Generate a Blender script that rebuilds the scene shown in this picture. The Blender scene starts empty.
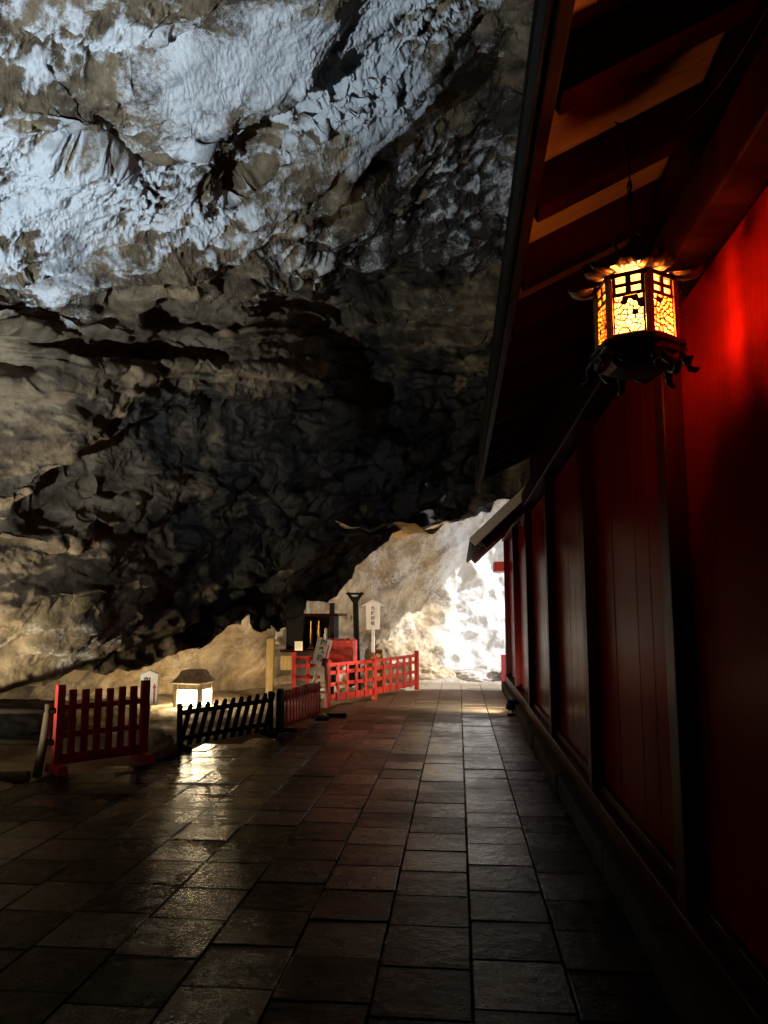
import bpy, bmesh, math, random
import numpy as np
from mathutils import Vector, Matrix
R = math.radians
S = bpy.context.scene
COL = S.collection
random.seed(7)

# ------------------------------------------------------------------ camera
PITCH, YAW, CAMZ, FPX = R(7.496), R(5.514), 1.55, 760.0
cd = bpy.data.cameras.new('camera')
cam = bpy.data.objects.new('camera', cd); COL.objects.link(cam)
cam.location = (0, 0, CAMZ); cam.rotation_euler = (math.pi/2 + PITCH, 0, YAW)
cd.sensor_fit = 'VERTICAL'; cd.sensor_height = 36; cd.lens = 36*FPX/1024
cd.clip_start = 0.05; cd.clip_end = 2000
S.camera = cam
# ------------------------------------------------------------------ sky, sun, exposure
SUN_EL, SUN_AZ = R(45), R(92)          # azimuth measured clockwise from +Y (the far end of the path)
w = bpy.data.worlds.new('World'); S.world = w; w.use_nodes = True
nt = w.node_tree
sky = nt.nodes.new('ShaderNodeTexSky'); sky.sky_type = 'NISHITA'; sky.sun_disc = False
sky.sun_elevation = SUN_EL; sky.sun_rotation = SUN_AZ
nt.nodes['Background'].inputs['Strength'].default_value = 0.15
nt.links.new(sky.outputs[0], nt.nodes['Background'].inputs[0])
sd = bpy.data.lights.new('sun', 'SUN'); sd.energy = 3.2; sd.angle = R(0.5); sd.color = (1, .985, .97)
sun = bpy.data.objects.new('sun', sd); COL.objects.link(sun)
sdir = Vector((math.sin(SUN_AZ)*math.cos(SUN_EL), math.cos(SUN_AZ)*math.cos(SUN_EL), math.sin(SUN_EL)))
sun.rotation_euler = sdir.to_track_quat('Z', 'Y').to_euler()
S.view_settings.view_transform = 'Standard'; S.view_settings.look = 'None'
S.view_settings.gamma = 1; S.view_settings.exposure = 1.0
S.render.engine = 'CYCLES'
S.cycles.use_denoising = True
S.cycles.max_bounces = 5; S.cycles.diffuse_bounces = 3; S.cycles.glossy_bounces = 3
S.cycles.caustics_reflective = False; S.cycles.caustics_refractive = False
S.cycles.sample_clamp_indirect = 4.0

# ------------------------------------------------------------------ helpers
def tag(o, label=None, cat=None, group=None, kind=None):
    if label: o['label'] = label
    if cat: o['category'] = cat
    if group: o['group'] = group
    if kind: o['kind'] = kind
    return o
def thing(name, label, cat, loc=(0,0,0), rz=0, group=None, rot=None):
    o = bpy.data.objects.new(name, None); COL.objects.link(o)
    o.empty_display_size = .1
    o.location = loc; o.rotation_euler = rot if rot else (0,0,rz)
    return tag(o, label, cat, group)
class MB:
    def __init__(s): s.bm = bmesh.new()
    def box(s, c, size, rot=None, bev=.004, taper=1.0):
        t = bmesh.new(); bmesh.ops.create_cube(t, size=1)
        for v in t.verts:
            k = taper if v.co.z > 0 else 1
            v.co = Vector((v.co.x*size[0]*k, v.co.y*size[1]*k, v.co.z*size[2]))
        if bev > 0:
            bmesh.ops.bevel(t, geom=t.edges[:], offset=min(bev, min(size)*.3), segments=2, affect='EDGES', profile=.6)
        M = Matrix.Translation(Vector(c)) @ (rot.to_4x4() if rot is not None else Matrix())
        s.add(t, M); return s
    def add(s, t, M=Matrix()):
        mp = [s.bm.verts.new(M @ v.co) for v in t.verts]
        t.verts.index_update()
        for f in t.faces:
            try: s.bm.faces.new([mp[v.index] for v in f.verts]).smooth = f.smooth
            except ValueError: pass
        t.free()
    def bar(s, a, b, wx, wy, bev=.004, up=(0,0,1)):
        a, b = Vector(a), Vector(b); d = b-a; z = d.normalized(); u = Vector(up)
        if abs(z.dot(u)) > .98: u = Vector((0,1,0))
        x = u.cross(z).normalized(); y = z.cross(x)
        s.box((a+b)/2, (wx, wy, d.length), Matrix((x,y,z)).transposed(), bev); return s
    def tube(s, pts, rad, n=10, closed=False, cap=True):
        pts = [Vector(p) for p in pts]; rs = rad if hasattr(rad,'__len__') else [rad]*len(pts)
        rings = []; N = len(pts)
        for i, p in enumerate(pts):
            a = pts[(i-1) % N] if (closed or i > 0) else p
            b = pts[(i+1) % N] if (closed or i < N-1) else p
            z = (b-a).normalized(); u = Vector((0,0,1)) if abs(z.z) < .95 else Vector((0,1,0))
            x = u.cross(z).normalized(); y = z.cross(x)
            rings.append([s.bm.verts.new(p + (x*math.cos(2*math.pi*k/n)+y*math.sin(2*math.pi*k/n))*rs[i]) for k in range(n)])
        for i in range(N if closed else N-1):
            A, B = rings[i], rings[(i+1) % N]
            for k in range(n):
                s.bm.faces.new((A[k], A[(k+1)%n], B[(k+1)%n], B[k])).smooth = True
        if cap and not closed:
            s.bm.faces.new(rings[0][::-1]); s.bm.faces.new(rings[-1])
        return s
    def lathe(s, prof, n=24, M=Matrix(), smooth=True, rot0=0):
        rings = []
        for r, z in prof:
            rings.append([s.bm.verts.new(M @ Vector((r*math.cos(rot0+2*math.pi*k/n), r*math.sin(rot0+2*math.pi*k/n), z))) for k in range(n)])
        for A, B in zip(rings, rings[1:]):
            for k in range(n): s.bm.faces.new((A[k], A[(k+1)%n], B[(k+1)%n], B[k])).smooth = smooth
        s.bm.faces.new(rings[0][::-1]); s.bm.faces.new(rings[-1]); return s
    def prism(s, poly, d0, d1, M=Matrix()):
        """polygon in local XZ, extruded along local Y from d0 to d1"""
        A = [s.bm.verts.new(M @ Vector((x, d0, z))) for x, z in poly]
        B = [s.bm.verts.new(M @ Vector((x, d1, z))) for x, z in poly]
        s.bm.faces.new(A); s.bm.faces.new(B[::-1]); n = len(poly)
        for i in range(n): s.bm.faces.new((A[i], B[i], B[(i+1)%n], A[(i+1)%n]))
        return s
    def build(s, name, mat, parent=None, loc=None):
        bmesh.ops.recalc_face_normals(s.bm, faces=s.bm.faces[:])
        me = bpy.data.meshes.new(name); s.bm.to_mesh(me); s.bm.free()
        me.materials.append(mat)
        o = bpy.data.objects.new(name, me); COL.objects.link(o)
        if parent: o.parent = parent
        if loc: o.location = loc
        return o
def copy_tree(o, parent=None):
    c = o.copy(); COL.objects.link(c)
    if parent: c.parent = parent
    for ch in list(o.children): copy_tree(ch, c)
    return c

# ------------------------------------------------------------------ materials
def mat(name, col, rough=.5, metal=0, var=.25, scale=6, bump=.15, stretch=(1,1,1), col2=None, spec=.5, emit=None, es=0, bdist=.01):
    m = bpy.data.materials.new(name); m.use_nodes = True
    n, l = m.node_tree.nodes, m.node_tree.links; b = n['Principled BSDF']
    tc = n.new('ShaderNodeTexCoord'); mp = n.new('ShaderNodeMapping'); mp.inputs['Scale'].default_value = stretch
    l.new(tc.outputs['Object'], mp.inputs[0])
    nz = n.new('ShaderNodeTexNoise'); nz.inputs['Scale'].default_value = scale; nz.inputs['Detail'].default_value = 8; nz.inputs['Roughness'].default_value = .65
    l.new(mp.outputs[0], nz.inputs['Vector'])
    rp = n.new('ShaderNodeValToRGB'); rp.color_ramp.elements[0].position = .3; rp.color_ramp.elements[1].position = .72
    c2 = col2 or tuple(c*(1-var*1.6) for c in col)
    rp.color_ramp.elements[0].color = (*c2, 1); rp.color_ramp.elements[1].color = (*[min(1,c*(1+var*.5)) for c in col], 1)
    l.new(nz.outputs['Fac'], rp.inputs[0]); l.new(rp.outputs[0], b.inputs['Base Color'])
    mr = n.new('ShaderNodeMapRange'); mr.inputs['To Min'].default_value = max(.05, rough-.14); mr.inputs['To Max'].default_value = min(1, rough+.14)
    l.new(nz.outputs['Fac'], mr.inputs[0]); l.new(mr.outputs[0], b.inputs['Roughness'])
    b.inputs['Metallic'].default_value = metal; b.inputs['Specular IOR Level'].default_value = spec
    if bump:
        bp = n.new('ShaderNodeBump'); bp.inputs['Strength'].default_value = bump; bp.inputs['Distance'].default_value = bdist
        l.new(nz.outputs['Fac'], bp.inputs['Height']); l.new(bp.outputs[0], b.inputs['Normal'])
    if emit:
        b.inputs['Emission Color'].default_value = (*emit, 1); b.inputs['Emission Strength'].default_value = es
    return m
M = {}
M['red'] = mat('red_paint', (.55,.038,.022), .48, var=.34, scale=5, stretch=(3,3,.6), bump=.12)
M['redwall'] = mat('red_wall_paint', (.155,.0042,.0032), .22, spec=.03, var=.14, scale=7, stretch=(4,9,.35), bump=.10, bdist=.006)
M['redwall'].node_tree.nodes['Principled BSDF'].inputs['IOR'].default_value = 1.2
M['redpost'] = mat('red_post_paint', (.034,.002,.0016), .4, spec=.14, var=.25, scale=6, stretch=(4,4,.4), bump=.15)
M['maroon'] = mat('shaded_red_paint', (.022,.002,.0018), .5, spec=.14, var=.3, scale=6, stretch=(3,3,.6))
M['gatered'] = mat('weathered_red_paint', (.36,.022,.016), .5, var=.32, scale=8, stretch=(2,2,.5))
M['black'] = mat('black_wood', (.010,.009,.009), .65, spec=.12, var=.3, scale=8)
M['wood'] = mat('grey_log_wood', (.11,.085,.05), .75, var=.4, scale=6, stretch=(3,3,.5), bump=.4)
M['railshade'] = mat('shaded_rail_wood', (.012,.009,.006), .85, spec=.08, var=.4, scale=6, stretch=(.5,3,3), bump=.4)  # log wood darkened so the rails stand as unlit silhouettes
M['stake'] = mat('yellow_stake_wood', (.52,.36,.14), .65, var=.2, scale=9, stretch=(3,3,.4))
M['board'] = mat('soffit_board_wood', (.50,.27,.115), .6, var=.25, scale=6, stretch=(.6,5,1), bump=.15)
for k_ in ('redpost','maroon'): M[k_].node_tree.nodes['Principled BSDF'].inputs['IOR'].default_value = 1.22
M['verdigris'] = mat('verdigris_copper', (.010,.014,.012), .75, metal=0, spec=.12, var=.4, scale=7)
M['bronze'] = mat('gilt_bronze', (.065,.034,.011), .42, metal=.85, var=.45, scale=30, bump=.35, bdist=.004)
M['darkbronze'] = mat('dark_bronze', (.085,.065,.035), .42, metal=.75, var=.55, scale=45, bump=.7, bdist=.006)
M['lattice'] = mat('lattice_brass', (.45,.20,.05), .45, metal=.6, var=.4, scale=40, bump=.2)
M['white'] = mat('white_sign_paint', (.78,.76,.74), .5, var=.06, scale=5)
M['greyboard'] = mat('weathered_sign_board', (.50,.45,.36), .6, var=.2, scale=14)
M['ink'] = mat('black_ink', (.01,.01,.01), .5, var=0, bump=0)
M['inkred'] = mat('red_ink', (.5,.03,.04), .5, var=0, bump=0)
M['stone'] = mat('lamp_stone', (.62,.54,.42), .85, var=.35, scale=14, bump=.5)
M['kerb'] = mat('kerb_stone', (.04,.035,.029), .85, spec=.1, var=.45, scale=7, bump=.5, bdist=.02)
M['paper'] = mat('white_paper', (.75,.72,.62), .7, var=.08)
M['gold'] = mat('gold_leaf', (.8,.45,.12), .3, metal=.8, var=.3, scale=20)
M['cable'] = mat('dark_cable', (.006,.004,.003), .8, var=.1, spec=.1)
M['pink'] = mat('pink_red_paint', (.7,.03,.09), .5, var=.12)
def paper_lamp():
    m = bpy.data.materials.new('lit_washi_paper'); m.use_nodes = True; n, l = m.node_tree.nodes, m.node_tree.links
    n.remove(n['Principled BSDF']); e = n.new('ShaderNodeEmission'); t = n.new('ShaderNodeBsdfTransparent'); a = n.new('ShaderNodeMixShader')
    e.inputs[0].default_value = (1,.45,.12,1); e.inputs[1].default_value = 2.7
    t.inputs[0].default_value = (1,.8,.5,1); a.inputs[0].default_value = .55
    l.new(t.outputs[0], a.inputs[1]); l.new(e.outputs[0], a.inputs[2]); l.new(a.outputs[0], n['Material Output'].inputs[0]); return m
M['lampglow'] = paper_lamp()
M['bulb'] = mat('lit_bulb', (.8,.7,.5), .5, var=0, bump=0, emit=(1,.6,.2), es=3)
M['windowglow'] = mat('lit_lamp_window', (.8,.75,.6), .6, var=0, bump=0, emit=(1,.78,.46), es=56)
M['floodglass'] = mat('lit_flood_lens', (.8,.8,.7), .4, var=0, bump=0, emit=(1,.8,.5), es=6)

# ------------------------------------------------------------------ numpy noise
def _h(ix, iy, iz, s):
    h = (ix.astype(np.uint32)*np.uint32(374761393) + iy.astype(np.uint32)*np.uint32(668265263) + iz.astype(np.uint32)*np.uint32(2147483647) + np.uint32(s*1013904223 & 0xffffffff))
    h = (h ^ (h >> np.uint32(13)))*np.uint32(1274126177); h = (h ^ (h >> np.uint32(16)))*np.uint32(2246822519); h ^= h >> np.uint32(15)
    return h
_GR = np.random.RandomState(3).normal(size=(256,3)).astype(np.float32); _GR /= np.linalg.norm(_GR, axis=1)[:,None]
def gn(p, s=0):
    p = np.asarray(p, np.float32); i = np.floor(p).astype(np.int64); f = p-i; u = f*f*f*(f*(f*6-15)+10)
    out = np.zeros(len(p), np.float32)
    for a in (0,1):
        wx = u[:,0] if a else 1-u[:,0]
        for b in (0,1):
            wy = u[:,1] if b else 1-u[:,1]
            for c in (0,1):
                wz = u[:,2] if c else 1-u[:,2]
                g = _GR[_h(i[:,0]+a, i[:,1]+b, i[:,2]+c, s) & np.uint32(255)]
                out += wx*wy*wz*(g[:,0]*(f[:,0]-a)+g[:,1]*(f[:,1]-b)+g[:,2]*(f[:,2]-c))
    return out*1.6
def fbm(p, o=4, s=0, lac=2.03, g=.5):
    a, t, q = 1., 0, p.copy()
    for k in range(o): t = t + a*gn(q, s+k); q = q*lac + 7.3; a *= g
    return t
def ridged(p, o=4, s=0):
    a, t, q = 1., 0, p.copy()
    for k in range(o): t = t + a*(1-2*np.abs(gn(q, s+k))); q = q*2.1 + 3.1; a *= .5
    return t
def worley(p, s=0):
    p = np.asarray(p, np.float32); i = np.floor(p).astype(np.int64)
    d1 = np.full(len(p), 9., np.float32)
    for a in (-1,0,1):
        for b in (-1,0,1):
            for c in (-1,0,1):
                J = i+np.array([a,b,c]); h = _h(J[:,0],J[:,1],J[:,2],s)
                q = J + np.stack([(h & np.uint32(1023)), (h >> np.uint32(10)) & np.uint32(1023), (h >> np.uint32(20)) & np.uint32(1023)],1)/1023.
                d1 = np.minimum(d1, ((q-p)**2).sum(1))
    return np.sqrt(d1)
def sst(a, b, x):
    t = np.clip((x-a)/(b-a), 0, 1); return t*t*(3-2*t)
def grid_mesh(name, V, nr, nc, mats, keep=None, attrs=None):
    """nr x nc grid of points V (row-major) as one smooth mesh"""
    idx = np.arange(nr*nc).reshape(nr, nc)
    q = np.stack([idx[:-1,:-1], idx[:-1,1:], idx[1:,1:], idx[1:,:-1]], -1).reshape(-1,4)
    if keep is not None: q = q[keep[q].all(1)]
    me = bpy.data.meshes.new(name)
    me.vertices.add(len(V)); me.vertices.foreach_set('co', V.astype(np.float32).ravel())
    me.loops.add(q.size); me.loops.foreach_set('vertex_index', q.ravel().astype(np.int32))
    me.polygons.add(len(q)); me.polygons.foreach_set('loop_start', np.arange(0, q.size, 4, dtype=np.int32))
    me.polygons.foreach_set('use_smooth', np.ones(len(q), bool))
    me.update(calc_edges=True)
    for k, v in (attrs or {}).items():
        a = me.attributes.new(k, 'FLOAT', 'POINT'); a.data.foreach_set('value', v.astype(np.float32))
    me.materials.append(mats); me.validate()
    o = bpy.data.objects.new(name, me); COL.objects.link(o); return o

# ------------------------------------------------------------------ rock material: mineral coat, ochre, and stain (water streaks plus painted shade) are vertex attributes
def rock_mat(name, base, dark, coat=(.48,.515,.535), ochre=(.33,.19,.075), stain_shade=(.02,.017,.014), bscale=26, bstr=.55):
    m = bpy.data.materials.new(name); m.use_nodes = True
    n, l = m.node_tree.nodes, m.node_tree.links; b = n['Principled BSDF']
    tc = n.new('ShaderNodeTexCoord')
    def noise(sc, det=8, rough=.65, vec=None):
        z = n.new('ShaderNodeTexNoise'); z.inputs['Scale'].default_value = sc; z.inputs['Detail'].default_value = det; z.inputs['Roughness'].default_value = rough
        l.new(vec or tc.outputs['Object'], z.inputs['Vector']); return z
    def att(k):
        a = n.new('ShaderNodeAttribute'); a.attribute_name = k; return a.outputs['Fac']
    def math_(op, a, b_=None, c=None):
        x = n.new('ShaderNodeMath'); x.operation = op
        for i, v in enumerate((a, b_, c)):
            if v is None: continue
            if isinstance(v, (int,float)): x.inputs[i].default_value = v
            else: l.new(v, x.inputs[i])
        return x.outputs[0]
    def ramp(f, p0, p1):
        x = n.new('ShaderNodeMapRange'); x.interpolation_type = 'SMOOTHSTEP'; x.inputs['From Min'].default_value = p0; x.inputs['From Max'].default_value = p1
        l.new(f, x.inputs[0]); return x.outputs[0]
    def mix(f, a, c):
        x = n.new('ShaderNodeMix'); x.data_type = 'RGBA'
        l.new(f, x.inputs[0])
        for i, v in ((6, a), (7, c)):
            if isinstance(v, tuple): x.inputs[i].default_value = (*v, 1)
            else: l.new(v, x.inputs[i])
        return x.outputs[2]
    n1 = noise(1.7); n2 = noise(7.5); n3 = noise(bscale, 10, .7); n4 = noise(120, 6, .75)
    col = mix(ramp(n1.outputs[0], .36, .66), dark, base)
    col = mix(math_('MULTIPLY', ramp(n2.outputs[0], .52, .75), .55), col, tuple(c*1.35 for c in base))
    oc = ramp(math_('ADD', att('ochre'), math_('MULTIPLY', math_('SUBTRACT', n2.outputs[0], .5), 1.6)), .38, .72)
    col = mix(oc, col, ochre)
    st = ramp(math_('ADD', att('stain_shade'), math_('MULTIPLY', math_('SUBTRACT', n2.outputs[0], .5), 1.5)), .30, .75)
    col = mix(st, col, stain_shade)
    ct = ramp(math_('ADD', att('coat'), math_('MULTIPLY', math_('SUBTRACT', math_('ADD', math_('MULTIPLY', n3.outputs[0], .55), math_('MULTIPLY', n4.outputs[0], .45)), .5), 2.6)), .22, .86)
    col = mix(ct, col, coat)
    col = mix(math_('MULTIPLY', ramp(n4.outputs[0], .56, .70), .35), col, tuple(c*.5 for c in dark))
    l.new(col, b.inputs['Base Color'])
    rg = n.new('ShaderNodeMapRange'); rg.inputs['To Min'].default_value = .92; rg.inputs['To Max'].default_value = .5
    l.new(st, rg.inputs[0]); l.new(rg.outputs[0], b.inputs['Roughness'])
    b.inputs['Specular IOR Level'].default_value = .3
    h = math_('ADD', math_('MULTIPLY', n3.outputs[0], 1.0), math_('MULTIPLY', n4.outputs[0], .5))
    bp = n.new('ShaderNodeBump'); bp.inputs['Strength'].default_value = bstr; bp.inputs['Distance'].default_value = .05
    l.new(h, bp.inputs['Height']); l.new(bp.outputs[0], b.inputs['Normal'])
    return m
M['rock'] = rock_mat('cave_rock', (.20,.155,.095), (.050,.036,.021))
M['paleock'] = rock_mat('pale_recess_rock', (.62,.51,.345), (.30,.215,.12), coat=(.78,.77,.74), ochre=(.45,.28,.11), stain_shade=(.06,.04,.022), bscale=16, bstr=.5)
M['farboulder'] = rock_mat('bleached_boulder_rock', (.72,.70,.66), (.45,.40,.33), bscale=12)
M['boulder'] = rock_mat('boulder_rock', (.24,.20,.14), (.09,.075,.05))

# ------------------------------------------------------------------ camera-direction basis used only to lay out the cave's control points
cf = np.array([-math.sin(YAW)*math.cos(PITCH), math.cos(YAW)*math.cos(PITCH), math.sin(PITCH)])
cr = np.array([math.cos(YAW), math.sin(YAW), 0]); cu = np.cross(cr, cf); C0 = np.array([0,0,CAMZ])
def ray(x, y): return cf + cr*(x-384)/FPX - cu*(y-512)/FPX
def at(x, y, Y):
    d = ray(x, y); return C0 + d*(Y/d[1])

# ------------------------------------------------------------------ cave ceiling: an overhanging vault from a low lip up over the path
LIP = [(-420,770,5.2),(-260,742,6.3),(-120,708,7.2),(0,688,8.0),(80,676,8.7),(160,662,9.6),(230,632,10.4),(296,608,11.2),(330,597,11.5),(350,575,11.6),(364,560,11.7),(400,532,12.2),(430,520,12.6),(480,508,12.9),(540,490,13),(700,470,13.2),(900,440,13.2),(1300,420,12)]
CTRL = [(0,600,7.3),(0,500,6.9),(0,400,6.8),(0,300,6.4),(0,200,5.8),(0,100,5.1),(0,0,4.5),
 (75,630,8.0),(75,540,7.5),(75,440,7.3),(150,600,8.9),(150,500,8.5),(150,400,7.9),(150,300,7.1),(150,200,6.1),(150,100,5.3),(150,0,4.6),
 (225,600,9.9),(300,600,10.8),(300,500,10.4),(300,400,9.6),(300,300,8.6),(300,220,7.3),(300,100,5.7),(300,0,4.8),
 (380,520,11.8),(430,480,12.0),(430,400,11.0),(430,300,9.8),(430,200,8.3),(430,100,6.8),(430,0,5.4),
 (540,440,12.4),(550,300,10.6),(550,100,7.2),(550,0,5.9),(750,300,10.5),(750,100,7.5),(900,200,9)]
pw = [at(*c) for c in CTRL] + [at(*c) for c in LIP]
pw += [np.array(p) for p in [(-7.4,4,2.5),(-7.8,2,2.0),(-7.5,0,2.2),(-7,3,4.2),(-6,1,5),(-5,-3,5.4),(-8,-3,3.2),(-3,-3,6),(0,0,6.0),(-2.5,1.5,5.6),(0,2,5.9),(0,-4,6.3),(3,0,6.5),(5,3,7),(4,7,7.4),(7,6,5.5),(8.5,3,3.5),(9,-1,3),(9,8,3.5),(6,-4,6),(9.2,0,.5),(9.2,5,.5),(0,-7,1.5),(-5,-6,1.5),(5,-6.5,1.5),(0,-6.5,4),(-7,-3,1)]]
pw = np.array(pw) - C0
dirs = pw/np.linalg.norm(pw, axis=1)[:,None]; lr = np.log(np.linalg.norm(pw, axis=1))
def K(a, b):
    return np.linalg.norm(a[:,None,:]-b[None,:,:], axis=2)
A = np.zeros((len(dirs)+1,)*2); A[:-1,:-1] = K(dirs, dirs) - 1e-2*np.eye(len(dirs)); A[-1,:-1] = A[:-1,-1] = 1
sol = np.linalg.solve(A, np.append(lr, 0))
def radius(d):
    out = np.empty(len(d))
    for i in range(0, len(d), 60000): out[i:i+60000] = K(d[i:i+60000], dirs) @ sol[:-1] + sol[-1]
    return np.exp(out)
def azel(v): return np.degrees(np.arctan2(v[...,0], v[...,1])), np.degrees(np.arctan2(v[...,2], np.hypot(v[...,0], v[...,1])))
lipw = np.array([at(*c) for c in LIP]) - C0; la, le = azel(lipw)
o_ = np.argsort(la); la, le = la[o_], le[o_]
azs = np.concatenate([np.linspace(-180,-60,60)[:-1], np.linspace(-60,-36,60)[:-1], np.linspace(-36,10,760)[:-1], np.linspace(10,40,70)[:-1], np.linspace(40,180,60)])
v_ = np.concatenate([np.linspace(0,.60,640)[:-1], np.linspace(.60,1,70)])
lipe = np.interp(azs, la, le, left=-9, right=-2)
lipe = np.where(azs > 40, np.maximum(-14, 9-(azs-40)*.7), lipe)
lipe = np.where(azs < -75, np.maximum(-16, -9+(azs+75)*.3), lipe)
lipe += .30*np.interp(azs, np.linspace(-150,150,150), np.random.RandomState(5).normal(size=150))*(np.abs(azs+15) < 40)
EL = lipe[None,:] + (88-lipe[None,:])*v_[:,None]
AZ = np.broadcast_to(azs, EL.shape)
a_, e_ = np.radians(AZ.ravel()), np.radians(EL.ravel())
d = np.stack([np.sin(a_)*np.cos(e_), np.cos(a_)*np.cos(e_), np.sin(e_)], 1)
Rr = radius(d)
# picture-direction coordinates of each vertex, for placing named features of the rock
z = d @ cf; fr = z > .25; zz = np.where(fr, z, 1)
PX = np.where(fr, 384+FPX*(d@cr)/zz, -5000); PY = np.where(fr, 512-FPX*(d@cu)/zz, -5000)
P0 = C0 + d*Rr[:,None]
wob = fbm(P0*1.6, 3, 40)*16; wob2 = fbm(P0*1.6+50, 3, 44)*16
fpx, fpy = PX+wob, PY+wob2
def side(poly):
    """signed distance (px) to an open polyline, positive on its right-hand/lower side; plus end fade"""
    best = np.full(len(fpx), 1e9); sg = np.zeros(len(fpx))
    for (x0,y0),(x1,y1) in zip(poly, poly[1:]):
        ex, ey = x1-x0, y1-y0; L2 = ex*ex+ey*ey
        t = np.clip(((fpx-x0)*ex+(fpy-y0)*ey)/L2, 0, 1)
        dx, dy = fpx-(x0+t*ex), fpy-(y0+t*ey); dd = np.hypot(dx, dy); m = dd < best
        best = np.where(m, dd, best); sg = np.where(m, np.where(ex*dy-ey*dx > 0, 1., -1.), sg)
    (ax0,ay0),(ax1,ay1) = poly[0], poly[1]; (bx0,by0),(bx1,by1) = poly[-1], poly[-2]
    la_, lb_ = math.hypot(ax1-ax0, ay1-ay0), math.hypot(bx1-bx0, by1-by0)
    fa = ((fpx-ax0)*(ax1-ax0)+(fpy-ay0)*(ay1-ay0))/la_; fb_ = ((fpx-bx0)*(bx1-bx0)+(fpy-by0)*(by1-by0))/lb_
    fade = sst(-15,70,fa)*sst(-15,70,fb_)
    return best*sg, fade
def blob(x, y, rx, ry, ang=0):
    c, s = math.cos(R(ang)), math.sin(R(ang)); dx, dy = fpx-x, fpy-y
    return np.exp(-(((dx*c+dy*s)/rx)**2 + ((-dx*s+dy*c)/ry)**2))
rad = np.zeros(len(d))
def ledge(poly, h, sharp, fall, mask=1.0):
    """surface recedes by h below the line, then comes back over 'fall' px"""
    global rad
    s, fade = side(poly); rad = rad + fade*mask*h*sst(-sharp*.2, sharp, s)*(1-sst(fall*.35, fall, s))
ledge([(120,330),(215,272),(270,232),(332,198),(388,152),(424,98),(442,50),(478,-20)], .40, 14, 120)        # brow
ledge([(215,272),(270,232),(332,198),(388,152),(424,98),(442,50),(478,-20)], 1.9, 150, 420, sst(190,330,fpx))
ledge([(70,55),(108,96),(158,140),(215,112),(300,76),(362,40),(425,-5)], .22, 7, 70)                       # edge of the smooth slab
ledge([(430,118),(470,100),(530,92)], .45, 12, 90)
ledge([(-10,508),(55,476),(100,446),(165,424),(250,410)], .38, 8, 70)
ledge([(-10,555),(60,540),(140,520),(225,486),(290,462)], .32, 9, 90)
ledge([(128,500),(150,560),(128,610),(140,650)][::-1], -.0, 10, 80)
ledge([(60,668),(130,640),(210,612),(290,586),(350,556)], .22, 8, 40)
ledge([(-20,250),(40,262),(90,300),(170,288),(230,262)], .28, 9, 80)
ledge([(200,640),(270,618),(320,596)], .15, 5, 30)
rad += .28*blob(105,112,58,26,12) + .35*blob(215,590,70,38,-8) + .45*blob(320,420,110,50,-20) + .3*blob(255,165,55,22,-30)
rad -= .2*blob(70,585,75,60) + .3*blob(370,110,70,45,-40) + .25*blob(190,60,100,40,-20) + .2*blob(60,380,60,60)
P1 = P0 + d*rad[:,None]
# base normals from the grid
G = P1.reshape(*EL.shape, 3); du = np.gradient(G, axis=1); dv = np.gradient(G, axis=0)
N = np.cross(du, dv).reshape(-1,3); N /= np.linalg.norm(N, axis=1)[:,None]+1e-9
N *= np.sign(np.median((N*-d).sum(1)))                    # towards the inside of the cave
crust = np.clip(blob(230,165,150,50,-30)*1.2 + blob(20,170,90,95)*1.1 + blob(110,20,90,26,-20)*.9 + blob(420,25,90,36,-40) + blob(480,190,70,50)*.4 + blob(320,250,120,40,-25)*.4+.12*(PY < 260), 0, 1)
smooth = np.clip(blob(235,50,110,40,-22) + blob(375,110,55,60,-45) + blob(330,30,90,26,-30), 0, 1)
low = sst(240, 420, PY)
q = P1.copy()
strat = q @ np.array([-.40,.10,.90]) + .22*fbm(q*.9, 3, 60)
f1 = (strat/.42) % 1.0; f2 = (strat/.13+.3*fbm(q*2.2,2,63)) % 1.0
f1 = f1-sst(.72,1,f1)+.15; f2 = f2-sst(.72,1,f2)+.15
saw = (f1-.5)*.15*np.clip(.1+1.5*(fbm(q*.8,2,66)+.3),0,1.2) + (f2-.5)*.04*np.clip(.2+1.4*fbm(q*1.3,2,68),0,1) + .03*ridged(q*np.array([3.,3.,5.]),3,69)
streak = gn(np.stack([q[:,0]*7+q[:,1]*3, q[:,1]*2, q[:,2]*.9],1), 70)
tU = np.array([.92,-.2,.33]); tU /= np.linalg.norm(tU); tL = np.array([.62,.62,.42]); tL /= np.linalg.norm(tL)
tt = tU[None,:]*(1-low[:,None]) + tL[None,:]*low[:,None]; tt /= np.linalg.norm(tt,axis=1)[:,None]
al = (q*tt).sum(1)[:,None]*tt
qs = q - .80*al; qm = q - .6*al                       # bedding stretches the rock's forms along these directions
wv_ = fbm(q*.7,2,55)[:,None]*.35
disp = .32*fbm((qs+wv_)*.9, 3, 1, g=.42)*(1-.45*smooth) + (.062-.032*low)*ridged((qs+wv_)*1.7, 3, 11)*(1-.85*smooth)*np.clip(.6+fbm(q*.9,2,58),.15,1.3) + (.026-.010*low)*fbm(qm*4.2,3,59,g=.6)*(1-.8*smooth) + .014*fbm(q*9, 4, 21)*(.6+.8*crust)
disp += saw*(.35+.65*low)*(1-.8*smooth) + .035*streak*low*(1-blob(60,615,120,60))*np.clip(.3+1.5*fbm(q*.6,2,73),0,1.2)
m = (crust > .10) & (AZ.ravel() > -62) & (AZ.ravel() < 30)
relief = np.zeros(len(q))
qc = qm[m]; wc = np.stack([fbm(qc*4,2,83), fbm(qc*4,2,84), fbm(qc*4,2,85)],1)*.10
qc = q[m]*.45+qc*.55; w2 = worley((qc+wc)*15, 6)
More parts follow.
